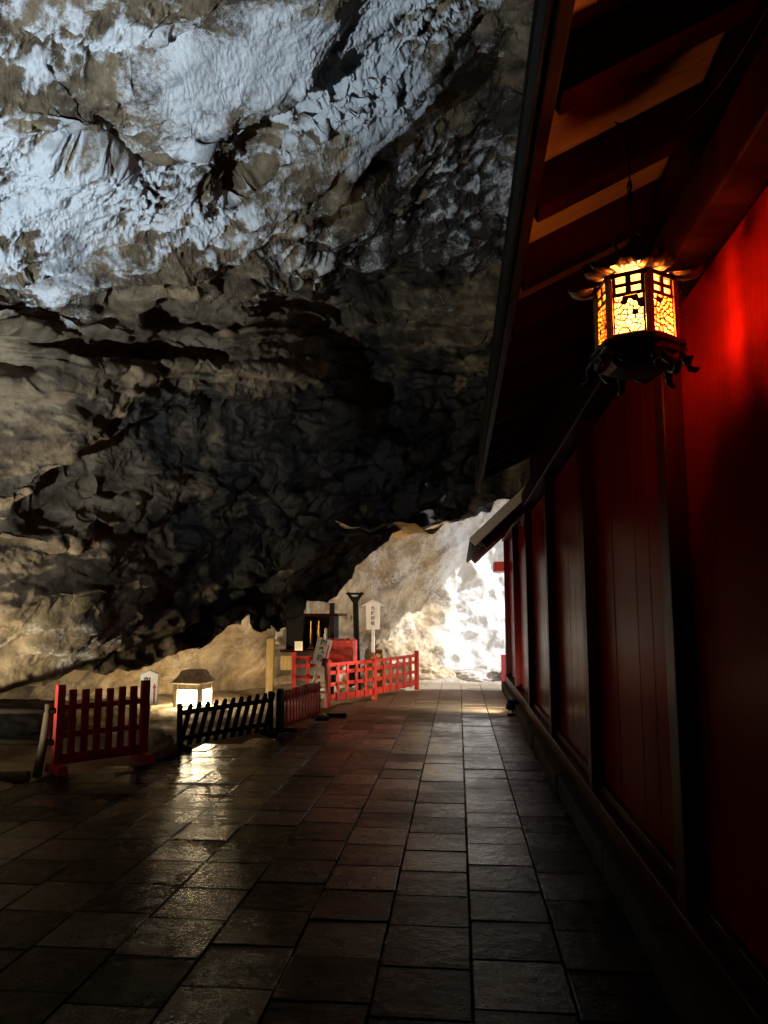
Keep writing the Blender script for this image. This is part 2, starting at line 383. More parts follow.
tb = fbm((qc+wc)*5.5, 5, 86, g=.62); amp = np.clip(.75+1.1*fbm(q[m]*1.5,2,95), .1, 1.6)
disp[m] += crust[m]*amp*(.10*tb + .085*(.5-w2))
mm = m | (smooth > .1)
disp[mm] += (.005+.009*crust[mm])*fbm(q[mm]*40, 3, 97, g=.6)
relief[m] = (tb*.9 + (.45-w2)*.7)*amp
P2 = P1 + N*disp[:,None]
n_low = fbm(q*1.1, 4, 101); n_mid = fbm(q*4.5, 4, 107)
coat = (1.0*smooth + .66*crust)*(1-.75*blob(105,112,62,30,12)) + .42*blob(40,200,120,90) + .3*blob(160,215,110,40) + .28*blob(430,315,26,34) + .25*blob(510,170,40,50) + .25*blob(60,640,80,26) + .5*blob(10,5,80,40)
coat *= 1-sst(.0,.9,blob(230,170,60,30,-30)*.8)
coat = coat + crust*(1-.8*smooth)*(2.0*relief-.12) + .35*n_mid*(coat > .1) + .22*n_low*(coat > .1)
ochre = .42*blob(105,112,70,34) + .28*blob(60,600,110,90) + .25*blob(240,340,60,70) + .4*blob(300,605,70,16,-18) + .3*blob(440,60,60,50)+ .18*n_low
stv = gn(np.stack([q[:,0]*3.2+q[:,1]*1.5, q[:,1]*.8, q[:,2]*.45],1), 120)
stain_shade = .75*blob(425,190,150,45,-32) + .8*blob(465,70,60,55) + .7*blob(440,240,80,60) + .75*blob(300,510,140,75) + .85*blob(370,400,150,85,-15) + .75*blob(250,590,115,50,-10) + .55*blob(150,430,120,60,-20) + .5*blob(400,230,120,50,-20) + .55*blob(440,470,90,60) + .4*blob(120,300,90,40) + .5*stv*low + .35*n_low + .10*low - .75*blob(270,345,55,60) - .7*blob(450,315,60,40) - .6*blob(40,370,60,90) - .6*blob(60,610,110,80)  # blobs put brow and mid-wall shade into the colour; noise adds water streaks
keep = (P2[:,2] > -.9) & ~((P2[:,0] > 1.5) & (P2[:,1] > 12.5))
sh = EL.shape
# fold the lip back up and away so the overhang has thickness
row0 = P2.reshape(*sh,3)[0]; out = d.reshape(*sh,3)[0].copy(); out[:,2] = 0; out /= np.linalg.norm(out, axis=1)[:,None]
fold = []
for k, (o1, u1) in enumerate([(2.6,5.0),(2.0,3.0),(1.3,1.5),(.75,.6),(.42,.22),(.2,.06),(.07,-.005)]):
    ns = fbm(np.concatenate([row0*1.3+k], 0), 3, 130)[:,None]
    fold.append(row0 + out*o1 + np.array([0,0,u1]) + ns*.25*min(1,o1))
FV = np.concatenate([np.array(fold).reshape(-1,3), P2])
nf = len(fold); ext = lambda a: np.concatenate([np.tile(a[:sh[1]], nf), a])
cave = grid_mesh('cave_ceiling', FV, sh[0]+nf, sh[1], M['rock'], np.concatenate([np.tile(keep[:sh[1]], nf), keep]), dict(coat=ext(coat), ochre=ext(ochre), stain_shade=ext(stain_shade)))
tag(cave, kind='structure')

# ------------------------------------------------------------------ recess behind the lip and the pale cliff beyond the far mouth
PLAN = np.array([(-18,3),(-13,8.5),(-8.5,12),(-6.2,13.2),(-5,13.9),(-4.2,14.6),(-3.4,15.8),(-2.6,17),(-1.7,18.4),(-.6,19.6),(.8,20.6),(2.6,21.3),(3.5,21.5),(4.1,21.6),(8,22.2),(12,22.5)], float)
HT = np.array([1.7,1.7,1.9,2.2,2.5,2.7,3.2,3.9,4.6,5.2,5.8,6.2,6.4,6.4,9,9])
RF = np.array([1,1,1,1,1,1,1,1,1,1,1,1,1,0,0,0])
sl = np.concatenate([[0], np.cumsum(np.linalg.norm(np.diff(PLAN, axis=0), axis=1))])
ss = np.concatenate([np.linspace(0, sl[2], 60)[:-1], np.linspace(sl[2], sl[12], 620)[:-1], np.linspace(sl[12], sl[-1], 60)])
ip = lambda a: np.interp(ss, sl, a)
bx, by = ip(PLAN[:,0]), ip(PLAN[:,1])
for _ in range(30): bx[1:-1] = (bx[:-2]+2*bx[1:-1]+bx[2:])/4; by[1:-1] = (by[:-2]+2*by[1:-1]+by[2:])/4
tx, ty = np.gradient(bx), np.gradient(by); tl = np.hypot(tx, ty); nx, ny = ty/tl, -tx/tl      # towards the path
H, rf = ip(HT), ip(RF)
nv = 330; vv = np.linspace(0, 1, nv)
Q = np.zeros((nv, len(ss), 3))
for i, v in enumerate(vv):
    wv = min(v/.62, 1); rv = max(0, (v-.62)/.38)
    lean = -.45*wv*(1-rf) - .12*math.sin(wv*math.pi)
    fwd = lean*H*.5 + rf*(rv**1.15)*4.2 + rf*.25*wv**3
    up = H*wv*(1+rf*0) + rf*.55*math.sin(rv*math.pi*.6) + (1-rf)*rv*4
    Q[i,:,0] = bx+nx*fwd; Q[i,:,1] = by+ny*fwd; Q[i,:,2] = -.25+up
q = Q.reshape(-1,3)
du = np.gradient(Q, axis=1); dv = np.gradient(Q, axis=0); N = np.cross(du, dv).reshape(-1,3); N /= np.linalg.norm(N,axis=1)[:,None]
N *= np.sign(np.median(N @ np.array([.3,-1,.1])))
strat = q @ np.array([-.5,-.1,.8]) + .4*fbm(q*.6,3,200)
st1 = (strat/.9) % 1; st2 = (strat/.27) % 1; st1 = st1-sst(.75,1,st1)+.12; st2 = st2-sst(.75,1,st2)+.12
flow = gn(np.stack([q[:,0]*2.6, q[:,1]*2.6, q[:,2]*.7],1), 210)
disp = .42*fbm(q*.5,3,220,g=.4) + .05*ridged(q*1.1,3,230) + .015*fbm(q*6,4,240) + (st1-.5)*.2*(.5+fbm(q*.5,2,250)) + (st2-.5)*.035 + .08*flow
farw = sst(-1.0,.5,q[:,0]); disp += farw*(.12*ridged(q*.9,2,260)-.1)
P = q + N*disp[:,None]
hi_ = sst(.36,.58,np.repeat(vv,len(ss))); coat = .25+.35*fbm(q*.9,3,270) + .95*farw*(1-.85*hi_); ochre = .26 + .3*fbm(q*.7,3,280) + .45*hi_ - .25*farw*(1-hi_); stain_shade = .16+.35*fbm(q*1.1,4,290) + .3*flow - .1*farw
rec = grid_mesh('cave_recess', P, nv, len(ss), M['paleock'], None, dict(coat=coat, ochre=ochre, stain_shade=stain_shade))
tag(rec, kind='structure')

# ------------------------------------------------------------------ ground and paving
EDGE = np.array([(-4.6,-6),(-4.6,3),(-4.15,6.0),(-3.95,7.1),(-3.25,7.95),(-3.15,8.7),(-2.3,9.6),(-2.0,11.4),(-2.1,12.5),(-.85,15.7),(-.7,16.6),(-.7,17)])
def edge_x(y): return np.interp(y, EDGE[:,1], EDGE[:,0])
gx = np.unique(np.concatenate([np.linspace(-9,3,241), np.linspace(-40,-9,40), np.linspace(3,40,40), np.linspace(-900,-40,12), np.linspace(40,900,12)]))
gy = np.unique(np.concatenate([np.linspace(4,22,361), np.linspace(-40,4,50), np.linspace(22,60,30), np.linspace(-900,-40,12), np.linspace(60,900,12)]))
X, Y = np.meshgrid(gx, gy); q = np.stack([X.ravel(), Y.ravel(), 0*X.ravel()],1)
offl = edge_x(q[:,1]) - q[:,0]; inl = sst(.02,.5,offl)*(q[:,1] < 18)
zg = -.055 + inl*(.05 + .012*np.clip(offl,0,4) + .05*fbm(q*1.3,4,300) + .018*fbm(q*7,3,310))
farg = sst(16.6,17.6,q[:,1]); zg += farg*(.05+.10*fbm(q*.9,4,320)+.03*fbm(q*5,3,330))*(np.abs(q[:,0]) < 20)
q[:,2] = zg
def earth_mat():
    m = rock_mat('earth', (.46,.37,.24), (.24,.185,.11), coat=(.55,.5,.42), ochre=(.3,.2,.1), stain_shade=(.05,.04,.03), bscale=30, bstr=.7); return m
M['earth'] = earth_mat()
ground = grid_mesh('ground', q, len(gy), len(gx), M['earth'], None, dict(coat=farg*.75+.1*fbm(q*2,3,340), ochre=.1+.2*fbm(q,3,350), stain_shade=.12+.3*fbm(q*1.5,3,360)))
tag(ground, kind='structure')

def slab_mat():
    m = bpy.data.materials.new('wet_stone_slabs'); m.use_nodes = True
    n, l = m.node_tree.nodes, m.node_tree.links; b = n['Principled BSDF']
    tc = n.new('ShaderNodeTexCoord'); a = n.new('ShaderNodeAttribute'); a.attribute_name = 'tone'
    def nz(s, d=8, r=.65):
        x = n.new('ShaderNodeTexNoise'); x.inputs['Scale'].default_value = s; x.inputs['Detail'].default_value = d; x.inputs['Roughness'].default_value = r
        l.new(tc.outputs['Object'], x.inputs['Vector']); return x.outputs[0]
    def mr(f, a0, a1, b0, b1):
        x = n.new('ShaderNodeMapRange'); x.inputs[1].default_value = a0; x.inputs[2].default_value = a1; x.inputs[3].default_value = b0; x.inputs[4].default_value = b1
        l.new(f, x.inputs[0]); return x.outputs[0]
    def mt(op, x0, x1):
        x = n.new('ShaderNodeMath'); x.operation = op
        for i, v in enumerate((x0,x1)):
            if isinstance(v,(int,float)): x.inputs[i].default_value = v
            else: l.new(v, x.inputs[i])
        return x.outputs[0]
    big, mid, fine = nz(1.1,5), nz(9), nz(48,10,.7)
    k = mt('MULTIPLY', mr(a.outputs['Fac'],0,1,.6,1.3), mr(mid,.3,.7,.55,1.35))
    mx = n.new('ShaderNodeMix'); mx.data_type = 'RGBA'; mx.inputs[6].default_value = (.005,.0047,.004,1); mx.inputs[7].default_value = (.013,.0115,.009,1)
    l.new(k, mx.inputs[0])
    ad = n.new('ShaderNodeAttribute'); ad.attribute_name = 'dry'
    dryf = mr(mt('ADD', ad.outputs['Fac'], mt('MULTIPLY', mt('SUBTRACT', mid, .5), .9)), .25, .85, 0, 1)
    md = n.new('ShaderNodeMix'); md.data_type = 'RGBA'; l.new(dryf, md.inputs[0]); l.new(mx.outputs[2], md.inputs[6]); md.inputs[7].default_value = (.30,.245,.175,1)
    l.new(md.outputs[2], b.inputs['Base Color'])
    dry_out = dryf
    aw = n.new('ShaderNodeAttribute'); aw.attribute_name = 'wet'
    l.new(mr(mt('ADD', aw.outputs['Fac'], mt('MULTIPLY', mt('SUBTRACT', mid, .5), .6)), 0, 1, .03, .55), b.inputs['Specular IOR Level'])
    wet = mr(mt('ADD', big, mt('MULTIPLY', mid, .35)), .50, .84, .12, .38)
    l.new(mt('ADD', mt('ADD', wet, mt('MULTIPLY', dry_out, .3)), mt('MULTIPLY', mt('SUBTRACT', fine, .5), .3)), b.inputs['Roughness'])
    bp = n.new('ShaderNodeBump'); bp.inputs['Strength'].default_value = .45; bp.inputs['Distance'].default_value = .015
    l.new(mt('ADD', mt('MULTIPLY', mid, 1.2), mt('MULTIPLY', fine, .45)), bp.inputs['Height']); l.new(bp.outputs[0], b.inputs['Normal'])
    return m
M['slab'] = slab_mat()
bm = bmesh.new(); tl_ = bm.verts.layers.float.new('tone'); dl_ = bm.verts.layers.float.new('dry'); wl_ = bm.verts.layers.float.new('wet')
rs = random.Random(11)
sx = .408
for i in range(-13, 3):
    x0 = .04+i*sx; x1 = x0+sx
    y = -3.2 + rs.random()*.2
    while y < 16.9:
        ly = rs.choice((.40,.41,.42,.43,.44)); y1 = y+ly
        xa, xb = x0, x1
        if i == 2: xb = x0+.02
        xa = max(xa, float(edge_x((y+y1)/2)) + .02) if x0 < -1 or y > 12 else xa
        if xb > .86: xb = .86
        if xb-xa > .10:
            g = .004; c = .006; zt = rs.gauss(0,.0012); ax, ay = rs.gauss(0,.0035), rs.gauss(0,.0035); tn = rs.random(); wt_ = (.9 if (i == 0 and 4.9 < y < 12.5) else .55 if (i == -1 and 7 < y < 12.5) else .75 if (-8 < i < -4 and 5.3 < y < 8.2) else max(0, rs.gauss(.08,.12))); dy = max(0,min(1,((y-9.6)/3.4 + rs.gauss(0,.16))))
            cxm, cym = (xa+xb)/2, (y+y1)/2
            rows = []
            for ins, dz in ((0,-.05),(0,-.007),(c*.35,-.002),(c,0)):
                rr = []
                for px_, py_ in ((xa+g+ins,y+g+ins),(xb-g-ins,y+g+ins),(xb-g-ins,y1-g-ins),(xa+g+ins,y1-g-ins)):
                    v = bm.verts.new((px_+rs.gauss(0,.0012), py_+rs.gauss(0,.0012), zt+dz+ax*(px_-cxm)+ay*(py_-cym))); v[tl_] = tn; v[dl_] = dy; v[wl_] = wt_; rr.append(v)
                rows.append(rr)
            for A_, B_ in zip(rows, rows[1:]):
                for k in range(4): bm.faces.new((A_[k], A_[(k+1)%4], B_[(k+1)%4], B_[k]))
            bm.faces.new(rows[-1])
        y = y1
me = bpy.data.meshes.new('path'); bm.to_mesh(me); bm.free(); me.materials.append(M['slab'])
path = bpy.data.objects.new('path', me); COL.objects.link(path); tag(path, kind='structure')

# ------------------------------------------------------------------ shrine building along the right side of the path
WX = 1.0
sb = thing('shrine_building', 'long dark red shrine hall with plank walls and deep eaves along the path', 'building', (WX,0,0))
PY_ = [-3.4,-1.1,1.2,3.5,5.75,8.1,10.5]
for a_, b_ in zip(PY_, PY_[1:]):
    m_ = MB(); n_ = 7 if a_ > 3 else 6; wd = (b_-a_)/n_
    if a_ in (1.2,): n_ = 2; wd = (b_-a_)/n_
    for k in range(n_):
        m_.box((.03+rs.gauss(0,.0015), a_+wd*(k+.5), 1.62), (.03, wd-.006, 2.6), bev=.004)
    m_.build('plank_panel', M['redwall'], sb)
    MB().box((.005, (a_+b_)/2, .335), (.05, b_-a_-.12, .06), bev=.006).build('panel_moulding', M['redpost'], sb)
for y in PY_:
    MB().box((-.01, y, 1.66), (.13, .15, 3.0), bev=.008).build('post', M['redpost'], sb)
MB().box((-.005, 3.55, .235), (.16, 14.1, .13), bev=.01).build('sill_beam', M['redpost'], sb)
MB().box((-.02, 3.55, 3.09), (.16, 14.2, .22), bev=.012).build('top_beam', M['maroon'], sb)  # darker red on beam and upper wall paints in the dimness under the eave
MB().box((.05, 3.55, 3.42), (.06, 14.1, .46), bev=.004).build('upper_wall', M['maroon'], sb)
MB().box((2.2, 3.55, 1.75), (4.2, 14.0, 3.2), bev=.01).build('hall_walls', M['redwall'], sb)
m_ = MB()
yy = -3.6
while yy < 10.6:
    l_ = rs.uniform(.7,1.3); l_ = min(l_, 10.62-yy)
    m_.box((-.075+rs.gauss(0,.008), yy+l_/2, .085), (.21, l_-.012, .17+rs.gauss(0,.006)), bev=.018); yy += l_
m_.build('stone_base', M['kerb'], sb)
m_ = MB(); m_.box((2.2,3.5,.08), (4.1,14.1,.155), bev=.01); m_.build('foundation', M['kerb'], sb)
# roof: eave edge at x=.28, z=3.27, rising 30 degrees
SL = R(26); sl_ = math.tan(SL); EX, EZ = -.70, 3.22
def roofz(x): return EZ + (x-EX)*sl_
RX = Matrix.Rotation(-SL, 3, 'Y')
def along(x0, x1, off):                 # box centre and length for a member lying along the slope, 'off' above the soffit plane
    L = (x1-x0)/math.cos(SL); xm = (x0+x1)/2
    return (xm - off*math.sin(SL), roofz(xm) + off*math.cos(SL)), L
for k in range(-8, 11):
    y = 2.42+.735*k
    (xc, zc), L = along(EX+.07, .35, .09)
    MB().box((xc, y, zc), (L, .13, .18), RX, bev=.008).build('rafter', M['redpost'], sb)
(xc, zc), L = along(EX+.09, .4, .195)
m_ = MB(); nb = 46
for k in range(nb):
    m_.box((xc, -3.5+14.1/nb*(k+.5), zc), (L, 14.1/nb-.004, .025), RX, bev=.003)
m_.build('soffit_boards', M['board'], sb)
MB().box((EX+.02, 3.55, EZ+.09), (.045, 14.3, .20), bev=.006).build('eave_board', M['maroon'], sb)
MB().box((EX-.018, 3.55, EZ+.10), (.028, 14.4, .16), bev=.006).build('copper_edge', M['verdigris'], sb)
m_ = MB(); (xc, zc), L = along(EX+.11, 2.2, .262); m_.box((xc, 3.55, zc), (L, 14.4, .1), RX, bev=.01)
RX2 = Matrix.Rotation(SL, 3, 'Y'); m_.box((2*2.2-xc-.28, 3.55, zc-.0), (L, 14.4, .1), RX2, bev=.01)
m_.build('roof', M['verdigris'], sb)

# lower annex continuing the wall
an = thing('shrine_annex', 'lower red annex with a pale sloping roof edge at the far end of the hall', 'building', (WX,10.6,0))
for a_, b_ in ((.1,2.55),(2.55,5.0)):
    m_ = MB()
    for k in range(6): m_.box((.045, a_+(b_-a_)/6*(k+.5), 1.66), (.03, (b_-a_)/6-.006, 2.7), bev=.004)
    m_.build('plank_panel', M['redwall'], an)
for y in (.06,2.55,5.0): MB().box((.0, y, 1.66), (.12,.14,2.98), bev=.008).build('post', M['redpost'], an)
MB().box((0, 2.55, .235), (.15,5.0,.13), bev=.01).build('sill_beam', M['redpost'], an)
MB().box((-.01, 2.55, 3.06), (.16,5.1,.16), bev=.01).build('top_beam', M['redpost'], an)
MB().box((1.8, 2.55, 1.7), (3.4,4.98,3.1), bev=.01).build('annex_walls', M['redwall'], an)
MB().box((-.06, 2.5, .085), (.2,5.0,.17), bev=.018).build('stone_base', M['kerb'], an)
A44 = R(43); RZ = Matrix.Rotation(-A44, 3, 'Y'); ex, ez = -.74, 2.49
def al2(x0, x1, off):
    xm = (x0+x1)/2; return (xm-off*math.sin(A44), ez+(xm-ex)*math.tan(A44)+off*math.cos(A44)), (x1-x0)/math.cos(A44)
(xc, zc), L = al2(ex, .55, .10); MB().box((xc, 2.6, zc), (L, 5.0, .05), RZ, bev=.008).build('roof', M['verdigris'], an)
(xc, zc), L = al2(ex-.02, .55, .05); MB().box((xc, .03, zc), (L, .05, .13), RZ, bev=.008).build('verge_board', M['paper'], an)
(xc, zc), L = al2(ex+.05, .5, -.08); MB().box((xc, .1, zc), (L, .09, .13), RZ, bev=.008).build('verge_rafter', M['maroon'], an)
for k in range(8):
    (xc, zc), L = al2(ex+.05, .45, .0); MB().box((xc, .5+.58*k, zc), (L, .09, .11), RZ, bev=.006).build('rafter', M['redpost'], an)
MB().box((-.08, 5.35, 2.47), (.35,.6,.2), bev=.012).build('beam_end', M['red'], an)

# ------------------------------------------------------------------ hanging lantern
def voronoi_cells(W, Hh, pts):
    cells = []
    for i, p in enumerate(pts):
        poly = [(-W/2,-Hh/2),(W/2,-Hh/2),(W/2,Hh/2),(-W/2,Hh/2)]
        for j, r in enumerate(pts):
            if i == j: continue
            mx_, my_ = (p[0]+r[0])/2, (p[1]+r[1])/2; nx_, ny_ = r[0]-p[0], r[1]-p[1]
            f = lambda a: (a[0]-mx_)*nx_+(a[1]-my_)*ny_
            new = []
            for a, b in zip(poly, poly[1:]+poly[:1]):
                fa, fb = f(a), f(b)
                if fa <= 0: new.append(a)
                if fa*fb < 0: t = fa/(fa-fb); new.append((a[0]+(b[0]-a[0])*t, a[1]+(b[1]-a[1])*t))
            poly = new
            if len(poly) < 3: break
        if len(poly) >= 3: cells.append(poly)
    return cells
LX, LY, LZ = .655, 2.72, 2.325
ln = thing('hanging_lantern', 'lit hexagonal metal lantern with pierced panels hanging from the shrine eaves', 'lantern', (LX,LY,LZ), R(37)); ln.scale = (1.06,1.06,1.0)
RB = .128; zb0, zb1 = .175, .405
hexv = [Vector((RB*math.cos(math.pi/3*k), RB*math.sin(math.pi/3*k), 0)) for k in range(6)]
fw = RB*1.0
ap = RB*math.cos(math.pi/6)
for k in range(6):
    ang = math.pi/3*k+math.pi/6; Mf = Matrix.Rotation(ang-math.pi/2, 4, 'Z') @ Matrix.Translation((0, ap, 0))   # local X along face, Y outward
    m_ = MB(); t_ = .007
    def fb(x0,x1,z0,z1,t=t_): 
        c_ = Mf @ Vector(((x0+x1)/2, 0, (z0+z1)/2)); m_.box(c_, (x1-x0, t, z1-z0), Mf.to_3x3(), bev=.0015)
    hw = fw/2-.012
    fb(-hw-.002,hw+.002,zb0,zb0+.014); fb(-hw-.002,hw+.002,zb1-.01,zb1); fb(-hw-.002,hw+.002,.325,.338)
    fb(-hw,-hw+.006,zb0,zb1); fb(hw-.006,hw,zb0,zb1); fb(-.009,.009,.338,zb1-.01); fb(-hw,-hw+.012,.338,zb1); fb(hw-.012,hw,.338,zb1)
    fb(-hw,hw,.357,.372)
    rk = random.Random(21+k)
    W_, H_ = 2*hw-.01, .325-zb0-.014
    pts = []
    while len(pts) < 40:
        p = (rk.uniform(-W_/2,W_/2), rk.uniform(-H_/2,H_/2)*(1 if rk.random() < .6 else .9))
        if all((p[0]-r[0])**2+(p[1]-r[1])**2 > (.0108)**2 for r in pts) or rk.random() < .002: pts.append(p)
    zc_ = (zb0+.014+.325)/2
    for ci, poly in enumerate(voronoi_cells(W_, H_, pts)):
        cx_ = sum(p[0] for p in poly)/len(poly); cy_ = sum(p[1] for p in poly)/len(poly)
        kk = .72 if cy_ > -.01 else .80
        solid = rk.random() < .17 and cy_ > -.03
        inn = [((p[0]-cx_)*kk+cx_, (p[1]-cy_)*kk+cy_) for p in poly]
        V0 = [m_.bm.verts.new(Mf @ Vector((p[0], t_/2-.001, p[1]+zc_))) for p in poly]
        V1 = [m_.bm.verts.new(Mf @ Vector((p[0], t_/2, p[1]+zc_))) for p in inn]
        V2 = [m_.bm.verts.new(Mf @ Vector((p[0], -t_/2, p[1]+zc_))) for p in inn]
        n_ = len(poly)
        for j in range(n_):
            m_.bm.faces.new((V0[j],V0[(j+1)%n_],V1[(j+1)%n_],V1[j]))
            if not solid: m_.bm.faces.new((V1[j],V1[(j+1)%n_],V2[(j+1)%n_],V2[j]))
        if solid: m_.bm.faces.new(V1)
    m_.build('lattice_panel', M['lattice'], ln)
    MB().bar(hexv[k]+Vector((0,0,zb0-.01)), hexv[k]+Vector((0,0,zb1+.005)), .018, .018, .003).build('corner_post', M['lattice'], ln)
m_ = MB(); pr = [[m_.bm.verts.new(((RB-.018)*math.cos(math.pi/3*k), (RB-.018)*math.sin(math.pi/3*k), z_)) for k in range(6)] for z_ in (zb0+.004, zb1-.004)]
for k in range(6): m_.bm.faces.new((pr[0][k], pr[0][(k+1)%6], pr[1][(k+1)%6], pr[1][k]))
m_.build('paper_shade', M['lampglow'], ln)
MB().lathe([(.006,.22),(.022,.235),(.03,.265),(.022,.295),(.008,.315)], 14).build('bulb', M['bulb'], ln)
pl = bpy.data.lights.new('bulb_light','POINT'); pl.energy = 155; pl.color = (1,.34,.085); pl.shadow_soft_size = .085
po = bpy.data.objects.new('bulb_light', pl); COL.objects.link(po); po.parent = ln; po.location = (0,0,.262)
hx = lambda prof: MB().lathe(prof, 6, smooth=False)
hx([(.05,.447),(.112,.452),(.075,.475),(.035,.50),(.028,.52)]).build('roof', M['darkbronze'], ln)
hx([(.09,.085),(.12,.10),(.155,.125),(.160,.14),(.15,.15),(.158,.158),(.158,.17),(.14,.176)]).build('base', M['darkbronze'], ln)
hx([(.05,.075),(.10,.08),(.125,.095),(.105,.10)]).build('base_bowl', M['darkbronze'], ln)
def petal(L, Wd, th, curl):
    t = bmesh.new(); bmesh.ops.create_icosphere(t, subdivisions=4, radius=1)
    for v in t.verts:
        x, y, z_ = v.co; u = (x+1)/2
        wy = Wd/2*y*(.72+.45*u-.25*u*u)
        notch = 1-.10*math.exp(-(y*3.2)**2)*u
        v.co = Vector((L*u*notch, wy, th*z_*(.5+.5*u) - .035*u + curl*u**3 - .3*abs(wy)**1.5*u + .0025*math.sin(y*14)*u))
    for f in t.faces: f.smooth = True
    m_ = MB(); m_.add(t); return m_
for k in range(6):
    o_p = petal(.135, .098, .017, .045).build('petal', M['bronze'], ln); an_ = math.pi/3*k
    o_p.location = (.098*math.cos(an_), .098*math.sin(an_), .424); o_p.rotation_euler = (0,0,an_)
    o_p = petal(.12, .075, .015, .03).build('petal', M['bronze'], ln); an_ += math.pi/6
    o_p.location = (.05*math.cos(an_), .05*math.sin(an_), .455); o_p.rotation_euler = (0,0,an_)
m_ = MB()
for k in range(6): m_.bar(hexv[k]+Vector((0,0,zb1-.003)), hexv[(k+1)%6]+Vector((0,0,zb1-.003)), .016, .018, .003)
m_.build('roof_rim', M['darkbronze'], ln)
m_ = MB()
for k in range(30):
    a_ = 2*math.pi*k/30; rr_ = (.152*math.cos(math.pi/6)/math.cos((a_ % (math.pi/3))-math.pi/6))
    t = bmesh.new(); bmesh.ops.create_icosphere(t, subdivisions=2, radius=.0075); m_.add(t, Matrix.Translation((rr_*math.cos(a_), rr_*math.sin(a_), .156)))
m_.build('bead_frieze', M['bronze'], ln)
rt = [(0, .066*math.cos(t*2*math.pi/28), .555+.066*math.sin(t*2*math.pi/28)) for t in range(28)]
ro = MB().tube(rt, .0052, 8, closed=True).build('ring', M['bronze'], ln); ro.rotation_euler = (0,0,R(72))
for k in range(6):
    an_ = math.pi/3*k; c_, s_ = math.cos(an_), math.sin(an_)
    prof = [(.12,.135),(.145,.125),(.16,.105),(.157,.085),(.165,.066),(.182,.058),(.192,.066)]
    MB().tube([(r_*c_, r_*s_, z_) for r_, z_ in prof], [.022,.024,.02,.014,.012,.011,.005], 8).build('foot', M['darkbronze'], ln)
    a2 = an_+math.pi/6
    MB().tube([(.13*math.cos(a2+q_), .13*math.sin(a2+q_), z_) for q_, z_ in ((-.35,.13),(-.2,.10),(0,.09),(.2,.10),(.35,.13))], [.012,.015,.018,.015,.012], 7).build('apron_scroll', M['darkbronze'], ln)
m_ = MB(); zt_ = roofz(-.40)-LZ+.02
m_.tube([(0,0,.63),(.004,0,.66),(0,0,zt_)], .0025, 8)
for k in range(5):
    zc_ = .655+k*.035
    m_.tube([((.009*math.cos(t*.785) if k%2 else 0), (0 if k%2 else .009*math.cos(t*.785)), zc_+.02*math.sin(t*.785)) for t in range(8)], .0035, 6, closed=True)
m_.build('hanging_chain', M['darkbronze'], ln)

# electric cable strung below the rafters
pts = [at(768,100,2.1), at(742,90,2.3), at(725,120,2.55), at(700,165,2.9), at(665,200,3.1), at(640,208,2.7)]
pts = []
for t in np.linspace(0,1,24):
    pts.append((.90-.32*t**1.6, 1.75+.8*t+.25*math.sin(t*3), 3.27-.10*math.sin(t*math.pi)+.02*t))
tag(MB().tube(pts, .003, 7).build('lamp_cable', M['cable']), 'thin dark cable strung under the eaves to the hanging lantern', 'cable')

# ------------------------------------------------------------------ text
def text(body, size, mtl, name, parent, loc, rot, vertical=True, sp=1.0):
    mb = bmesh.new()
    for i, ch in enumerate(body):
        c = bpy.data.curves.new('t','FONT'); c.body = ch; c.size = size; c.align_x = 'CENTER'; c.extrude = .001; c.offset = size*.026
        o = bpy.data.objects.new('t', c); COL.objects.link(o)
        bpy.context.view_layer.update()
        me = bpy.data.meshes.new_from_object(o.evaluated_get(bpy.context.evaluated_depsgraph_get()))
        bpy.data.objects.remove(o)
        t = bmesh.new(); t.from_mesh(me)
        for v in t.verts: v.co.y -= i*size*sp
        mp = [mb.verts.new(v.co) for v in t.verts]; t.verts.index_update()
        for f in t.faces:
            try: mb.faces.new([mp[v.index] for v in f.verts])
            except ValueError: pass
        t.free(); bpy.data.meshes.remove(me)
    me = bpy.data.meshes.new(name); mb.to_mesh(me); mb.free(); me.materials.append(mtl)
    o = bpy.data.objects.new(name, me); COL.objects.link(o); o.parent = parent; o.location = loc; o.rotation_euler = rot
    return o

# ------------------------------------------------------------------ fences
def frame(p0, p1):
    a, b = Vector((*p0,0)), Vector((*p1,0)); return (a+b)/2, (b-a).length, math.atan2(b.y-a.y, b.x-a.x)
# red picket gate panel on the left
c_, L_, rz = frame((-3.90,7.22), (-3.27,7.95))
g1 = thing('picket_fence', 'dark red picket panel with eight wide slats and block feet beside the log railing', 'fence', (c_.x,c_.y,.0), rz)
for k in range(8):
    x = -L_/2+.04+(L_-.08)*k/7
    e = k in (0,7)
    MB().box((x, 0, (.44 if e else .455)+rs.gauss(0,.004)), (.08 if e else .072+rs.gauss(0,.003), .07 if e else .03, .80 if e else .66), Matrix.Rotation(R(rs.gauss(0,.5)),3,'Y'), bev=.006).build('end_post' if e else 'picket', M['gatered'], g1)
for z_ in (.62,.36,.13): MB().box((0, .035, z_), (L_-.1, .035, .055 if z_ > .2 else .10), bev=.005).build('rail', M['gatered'], g1)
for s_ in (-1,1): MB().box((s_*(L_/2-.04), 0, .05), (.11,.36,.09), bev=.012, taper=.85).build('foot', M['gatered'], g1)
